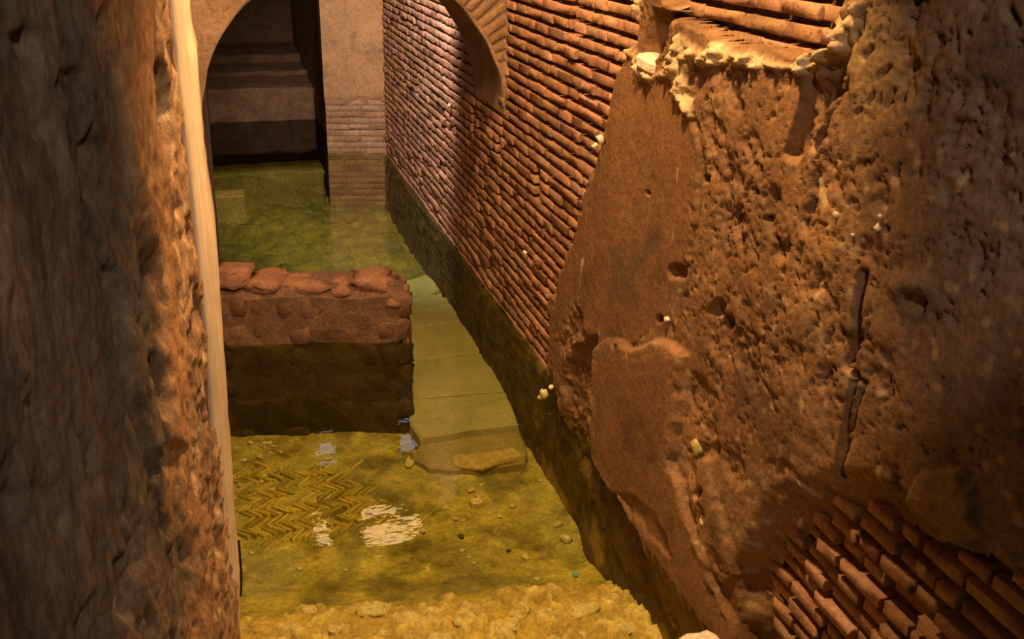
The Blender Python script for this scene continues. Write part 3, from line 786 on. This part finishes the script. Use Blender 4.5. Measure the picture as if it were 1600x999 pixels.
# herringbone brick paving
FB = brick_meshes('floorbrick', 'paving_brick')
HB = [(368, 742), (400, 728), (440, 738), (480, 724), (520, 738), (552, 752), (585, 775), (612, 798), (640, 812), (600, 838), (520, 836), (470, 846), (380, 842)]
hb = []
a, wd = 0.098, 0.0205
rowh = a * math.sin(math.radians(45)) + .004
yy0, k = 3.15, 0
while yy0 < 4.9:
    s = 1 if k % 2 else -1
    x = -0.12
    while x < 1.0:
        zc = bed_z(x, yy0) + .012
        U, Vv = project(np.array([x, yy0, zc]))
        d = poly_sd(np.array([U]), np.array([Vv]), HB)[0]
        if d + random.gauss(0, 5) > 0 and random.random() > .07:
            hb.append((d, x, yy0, zc, s))
        x += wd * 1.414
    yy0 += rowh * .985; k += 1
for (U, Vv) in [(690, 818), (702, 824), (716, 816), (728, 828), (742, 818), (760, 832), (780, 822), (706, 810), (668, 806), (646, 760), (622, 756), (480, 706), (456, 712), (560, 726)]:
    x, yy0, zc = on_bed(U, Vv); hb.append((1e6, x, yy0, zc + .012, random.choice((-1, 1))))
hb.sort(key=lambda q: q[2])
bedz = np.median([q[3] for q in hb])
def hb_tf(q):
    return ((q[1] + random.gauss(0, .002), q[2] + random.gauss(0, .002), (bedz if q[0] < 1e5 else q[3] - .012) - .024 + random.gauss(0, .005)), (random.gauss(math.pi / 2, .05), random.gauss(0, .05), q[4] * math.pi / 4 + random.gauss(0, .05)), (a * random.uniform(.88, 1.02), .05, wd * random.uniform(.78, .9)))
for n, q in enumerate(hb[:300]):
    loc, rot, sc = hb_tf(q)
    # variant front (-y) turned up
    o = obj('paving_brick', FB[n % NV], floor, loc, (-math.pi / 2, 0, 0), sc)
    o.rotation_euler = (Matrix.Rotation(rot[2], 3, 'Z') @ Matrix.Rotation(random.gauss(0, .05), 3, 'X') @ Matrix.Rotation(-math.pi / 2, 3, 'X')).to_euler()
if len(hb) > 300:
    rv, rf, rt, off = [], [], [], 0
    for n, q in enumerate(hb[300:]):
        loc, rot, sc = hb_tf(q); vv, ff = VARS[n % NV]
        R3 = np.array(Matrix.Rotation(rot[2], 3, 'Z') @ Matrix.Rotation(-math.pi / 2, 3, 'X'))
        rv.append((vv * np.array(sc)) @ R3.T + np.array(loc)); rf.append(ff + off); off += len(vv); rt.append(np.tile(VT[n % NV], (len(vv), 1)))
    o = obj('paving_bricks_far', make_mesh('paving_bricks_far', np.concatenate(rv), np.concatenate(rf), 'floorbrick', tint=np.concatenate(rt)), floor); o['kind'] = 'stuff'
print('herringbone', len(hb))

# ------------------------------------------------------------------ loose rubble
RK = [rock_mesh('rubble_stone', (1, 1, 1), 'chip', 500 + k, 2, .35, .6) for k in range(8)]
def rock(u_, v_, px, sq=(1, 1, .6), k=0, label=None, cat='stone', name='rubble_stone', group=None, mesh=None, dz=0.0):
    x_, y_, z_ = on_bed(u_, v_); s = px * math.hypot(x_, y_, z_ - 2) / F
    o = obj(name, mesh or RK[k % 8], None, (x_, y_, z_ + s * sq[2] * .25 + dz), (0, 0, k * 1.7), (s * sq[0], s * sq[1], s * sq[2]))
    return tag(o, label, cat, group)
me = box_mesh('stone_block_small', (-.5, -.5, -.5), (.5, .5, .5), 'chip', 3, .04, 33, .12)
rock(744, 791, 17, (1, 1.1, .8), 1, 'small squared pale stone alone on the silt right of the herringbone bricks', mesh=me)
rock(736, 768, 13, (1, .8, .5), 2, 'flat dark edged chip just behind the small squared pale stone')
rock(884, 846, 20, (1.1, .7, .7), 3, 'larger stone at the foot of the right wall')
rock(872, 822, 14, (1.2, .7, .6), 4, 'flat stone at the foot of the right wall, farther of the two')
rock(393, 866, 11, (1, .7, .5), 5, 'pale chip on grey silt close to the pale wall corner')
rock(472, 957, 8, (1, .7, .6), 6, 'tiny whitish chip among the front rubble at left')
rock(617, 838, 7, (1, 1, .8), 7, 'tiny bright pebble at the front edge of the herringbone bricks')
rock(640, 728, 22, (1.3, .8, .5), 8, 'dark edged stone at the left corner of the paving slabs')
MAT['dark_stone'] = material('dark_wet_stone', [(0.07, 0.05, 0.02), (0.12, 0.09, 0.04)], 9, 50, .5, .8)
dk = rock_mesh('dark_pebble', (1, 1, 1), 'dark_stone', 601, 2, .3, .3)
rock(721, 841, 10, (1.1, .8, .7), 1, 'black pebble on the yellow silt, farther of the two', name='dark_pebble', mesh=dk)
rock(795, 863, 8, (1, .8, .7), 2, 'black pebble on the yellow silt, nearer the right wall', name='dark_pebble', mesh=dk)
rock(590, 962, 14, (1.3, .6, .5), 3, 'dark flat pebble lying in the front rubble', name='dark_pebble', mesh=dk)
CL = [('small pale rubble chip between the pale wall corner and the herringbone bricks', 'chips beside the herringbone bricks'),
      ('small pale rubble chip on the silt in front of the paving slabs', 'chips in front of the paving slabs'),
      ('small pale rubble chip on the smooth yellow silt before the front rubble', 'chips before the front rubble')]
for k in range(46):
    if k < 22: uu, vv_ = random.uniform(374, 440), random.uniform(690, 770)
    elif k < 34: uu, vv_ = random.uniform(640, 860), random.uniform(745, 835)
    else: uu, vv_ = random.uniform(420, 900), random.uniform(850, 930)
    rock(uu, vv_, random.uniform(5, 12), (1.1, .8, .6), k, CL[0 if k < 22 else 1 if k < 34 else 2][0], 'stone', group=CL[0 if k < 22 else 1 if k < 34 else 2][1], name='rubble_chip')
placed = []
G2 = 'crusted stones of the front rubble'
for k in range(120):
    uu = random.uniform(400, 1010); vv_ = random.uniform(950, 1015)
    sz_ = random.uniform(16, 40)
    if any(math.hypot(uu - a_, (vv_ - b_) * 1.5) < .75 * (sz_ + c_) for a_, b_, c_ in placed): continue
    placed.append((uu, vv_, sz_))
    rock(uu, vv_, sz_, (1.3, 1.0, .42), k, 'lumpy pale ochre stone in the bright rubble across the foreground', 'stone', group=G2, dz=-.012)
# rounded rock at the very front
me = rock_mesh('rounded_rock', (.20, .20, .46), 'lime', 640, 3, .16, .25)
x_, y_ = on_z(1108, 992, .05); tag(obj('rounded_rock', me, None, (x_ - .02, y_ - .04, -.135)), 'smooth rounded pale rock at the bottom edge beside the right wall', 'rock')
x_, y_, z_ = on_bed(899, 902)
import bmesh as _b
bm = bmesh.new(); bmesh.ops.create_cone(bm, cap_ends=True, segments=16, radius1=.013, radius2=.011, depth=.009); bmesh.ops.bevel(bm, geom=bm.edges[:], offset=.0012, segments=1, affect='EDGES')
me = bpy.data.meshes.new('plastic_cap'); bm.to_mesh(me); bm.free(); me.materials.append(MAT['blue'])
tag(obj('plastic_cap', me, None, (x_, y_, z_ + .012), (.2, .1, 0)), 'tiny turquoise plastic cap on the yellow bed near the right wall', 'cap')

# ------------------------------------------------------------------ low rubble wall across the passage
p0, p1 = np.array((-.10, 4.792)), np.array((.806, 4.61))
ang = math.atan2(*(p1 - p0)[::-1]); LW = np.linalg.norm(p1 - p0)
MAT['facestone'] = material('shaded_reddish_stone', [(0.13, 0.068, 0.043), (0.20, 0.105, 0.066)], 8, 60, 0.7, 0.75)  # darker copy of the red stone, paints the weak light on the face
MAT['darkstone'] = material('shaded_dark_stone', [(0.045, 0.030, 0.012), (0.075, 0.052, 0.02)], 7, 50, 0.5, 0.8)  # submerged stone, weak light below the surface painted into the colour
low = obj('wall_cross', box_mesh('wall_cross', (-.08, .006, -.62), (LW - .012, .28, .295), 'redmortar', 10, .014, 44, .05), None, (p0[0], p0[1], 0), (0, 0, ang))
low.data.materials.append(MAT['darkstone'])
for pl_ in low.data.polygons:
    if pl_.center.z < -.015: pl_.material_index = 1
tag(low, 'low reddish rubble wall standing across the water', 'wall', kind='structure')
r = np.random.default_rng(5)
def stone(x, y, z, sx, sy, sz, k, q=.55, lump=.22, mat='redstone'):
    me = rock_mesh('stone', (sx, sy, sz), 'darkstone' if z < -.03 else mat, 700 + k, 2, lump, q)
    return obj('stone', me, low, (x, y, z), (r.normal() * .06, r.normal() * .08, r.normal() * .12))
k = 0
for row, zc in enumerate((-.52, -.37, -.22, -.08, .06, .19)):
    x = -.04 + (.05 if row % 2 else 0)
    while x < LW - .05:
        L = r.uniform(.09, .20); L = min(L, LW - x + .02)
        stone(x + L / 2, .045 + r.normal() * .004, zc + r.normal() * .012, L * 1.12, .09, r.uniform(.145, .175), k, .9, .12, 'facestone'); k += 1
        x += L
x = -.02
while x < LW - .04:
    L = r.uniform(.09, .24); L = min(L, LW - x + .02)
    hgt = .285 + .02 * r.normal() - (.05 if x > LW - .2 else 0)
    stone(min(x + L / 2, LW - L * .56), .10, hgt, L * 1.18, .20, .085, k, .5, .34); k += 1
    stone(min(x + L / 2 + r.normal() * .02, LW - L * .56), .205, hgt + .004, L * 1.1, .16, .07, k, .5, .34); k += 1
    x += L * .96
for zc in (-.4, -.2, 0.0, .14):
    stone(LW - .03, .15, zc, .09, .26, .17, k); k += 1

# ------------------------------------------------------------------ cable beside the pale corner
cu_ = bpy.data.curves.new('cable', 'CURVE'); cu_.dimensions = '3D'; cu_.bevel_depth = .0035; cu_.bevel_resolution = 2
sp = cu_.splines.new('POLY'); pts = [(373, 846), (375, 870), (377, 895), (377, 915), (376, 932)]
sp.points.add(len(pts) - 1)
for k, (a_, b_) in enumerate(pts):
    x_, z_ = on_y(a_, b_, 2.62); sp.points[k].co = (x_, 2.62, z_, 1)
tmp = bpy.data.objects.new('cable_tmp', cu_); COL.objects.link(tmp)
me = bpy.data.meshes.new_from_object(tmp.evaluated_get(bpy.context.evaluated_depsgraph_get())); bpy.data.objects.remove(tmp)
me.materials.clear(); me.materials.append(MAT['cable'])
tag(obj('cable', me), 'thin dark cable hanging down beside the pale wall corner', 'cable')

# ------------------------------------------------------------------ water
nx, ny = 30, 180
gx, gy = np.meshgrid(np.linspace(-.10, 1.40, nx), np.linspace(0.5, 10.55, ny))
gz = .0012 * fbm(gx * 6, gy * 9, 3, 801)
water = obj('water', make_mesh('water', np.stack([gx, gy, gz], -1).reshape(-1, 3), grid_faces(ny, nx), 'water', smooth=True))
tag(water, 'still clear greenish water filling the passage', 'water', kind='stuff')
def meniscus(pa, pb, nrm, name='meniscus'):
    """raised rim of water clinging along a wall"""
    pa, pb, nrm = np.array(pa), np.array(pb), np.array(nrm); L = np.linalg.norm(pb - pa); n = int(L / .006) + 2
    rows = []
    for s in np.linspace(0, 1, n):
        c0 = pa + (pb - pa) * s + nrm * .006 * float(vnoise2(np.array([s * L * 22.]), np.array([5.]), 812)[0]); hgt = .009 * max(0.15, 0.7 + 1.2 * float(vnoise2(np.array([s * L * 14.]), np.array([1.]), 811)[0]))
        rows.append([(*(c0 + nrm * hgt * 1.6 * (1 - math.sin(q))), hgt * (1 - math.cos(q)) + .001) for q in np.linspace(0, math.pi / 2, 6)])
    P_ = np.array(rows)
    return obj(name, make_mesh(name, P_.reshape(-1, 3), grid_faces(n, 6, flip=((pb - pa)[0] * nrm[1] - (pb - pa)[1] * nrm[0]) < 0), 'water', smooth=True), water)
d2 = (p1 - p0) / LW; n2 = np.array((d2[1], -d2[0]))
meniscus(p0 + n2 * .012, p1 + n2 * .012, n2)
meniscus((-.05, 10.47), (.88, 10.47), np.array((0, -1.)))
meniscus((0.876, 8.83), (1.38, 8.73), np.array((0, -1.)))
meniscus((XR - .002, 4.4), (XR - .002, 8.7), np.array((-1., 0)))
for ya_, xa_, yb_, xb_ in men: meniscus((xa_ - .002, ya_), (xb_ - .002, yb_), np.array((-1., 0)))

# ------------------------------------------------------------------ lamps
for k, (nm, loc, aim, (gw_, gh), es, col, watts, cone, blend, label) in enumerate(LAMPS):
    root = bpy.data.objects.new(nm, None); COL.objects.link(root); root.location = loc
    q = (Vector(aim) - Vector(loc)).to_track_quat('-Z', 'Y'); root.rotation_mode = 'QUATERNION'; root.rotation_quaternion = q
    tag(root, label, 'lamp')
    W2, H2 = gw_ / 2, gh / 2
    # open-fronted tapering housing
    V = [(-W2 - .012, -H2 - .012, 0), (W2 + .012, -H2 - .012, 0), (W2 + .012, H2 + .012, 0), (-W2 - .012, H2 + .012, 0),
         (-W2 - .012, -H2 - .012, .05), (W2 + .012, -H2 - .012, .05), (W2 + .012, H2 + .012, .05), (-W2 - .012, H2 + .012, .05),
         (-W2 * .6, -H2 * .6, .11), (W2 * .6, -H2 * .6, .11), (W2 * .6, H2 * .6, .11), (-W2 * .6, H2 * .6, .11),
         (-W2, -H2, 0), (W2, -H2, 0), (W2, H2, 0), (-W2, H2, 0), (-W2, -H2, .03), (W2, -H2, .03), (W2, H2, .03), (-W2, H2, .03)]
    Fs = []
    for a_ in range(4):
        b_ = (a_ + 1) % 4
        Fs += [(a_, b_, 4 + b_, 4 + a_), (4 + a_, 4 + b_, 8 + b_, 8 + a_), (b_, a_, 12 + a_, 12 + b_), (12 + b_, 12 + a_, 16 + a_, 16 + b_)]
    Fs += [(8, 9, 10, 11), (19, 18, 17, 16)]
    obj('housing', make_mesh('housing', V, Fs, 'metal'), root)
    g_ = make_mesh('lens', [(-W2, -H2, .008), (W2, -H2, .008), (W2, H2, .008), (-W2, H2, .008), (-W2, -H2, .02), (W2, -H2, .02), (W2, H2, .02), (-W2, H2, .02)],
                   [(3, 2, 1, 0), (4, 5, 6, 7), (0, 1, 5, 4), (1, 2, 6, 5), (2, 3, 7, 6), (3, 0, 4, 7)], glow('lens_glow', col, es))
    obj('lens', g_, root)
    # rod up to the vault
    rl = 3.26 - loc[2] - .10
    bm = bmesh.new(); bmesh.ops.create_cone(bm, cap_ends=True, segments=10, radius1=.01, radius2=.01, depth=rl)
    me = bpy.data.meshes.new('rod'); bm.to_mesh(me); bm.free(); me.materials.append(MAT['metal'])
    if loc[0] > 1.15:
        me = box_mesh('bracket', (-.012, -.012, .06), (.012, .012, .14), 'metal'); obj('bracket', me, root); continue
    o = obj('rod', me, root)
    o.matrix_parent_inverse = Matrix.Identity(4)
    qi = q.inverted(); off_ = qi @ (Vector((0, 0, rl / 2)) + q @ Vector((0, 0, .10)))
    o.rotation_mode = 'QUATERNION'; o.rotation_quaternion = qi; o.location = off_
    if watts <= 0: continue
    ld = bpy.data.lights.new('lamp_light', 'SPOT'); ld.energy = watts; ld.color = col; ld.spot_size = math.radians(cone); ld.spot_blend = blend
    ld.shadow_soft_size = .06
    lo = bpy.data.objects.new('lamp_light', ld); COL.objects.link(lo); lo.parent = root; lo.location = (0, 0, -.03)

    if k == 4:                                       # flap added unseen before the fill lamp, shaped to shade the foot of the wall
        ld.shadow_soft_size = .012
        Lw = Vector(loc); qi = q.inverted(); f_ = .15
        tgt = [Vector(t_) for t_ in ((1.31, .9, 1.82), (1.31, 1.38, 1.25), (1.31, 1.75, .82), (1.31, 2.3, .16), (1.31, 2.3, -1.6), (1.31, .3, -1.6))]
        front_ = [qi @ ((t_ - Lw) * f_) for t_ in tgt]; back_ = [qi @ ((t_ - Lw) * (f_ + .002)) for t_ in tgt]
        n_ = len(tgt)
        Fs = [tuple(range(n_)), tuple(range(2 * n_ - 1, n_ - 1, -1))] + [(a_, n_ + a_, n_ + (a_ + 1) % n_, (a_ + 1) % n_) for a_ in range(n_)]
        obj('light_blocker', make_mesh('light_blocker', [tuple(p_) for p_ in front_ + back_], Fs, 'metal'), root)
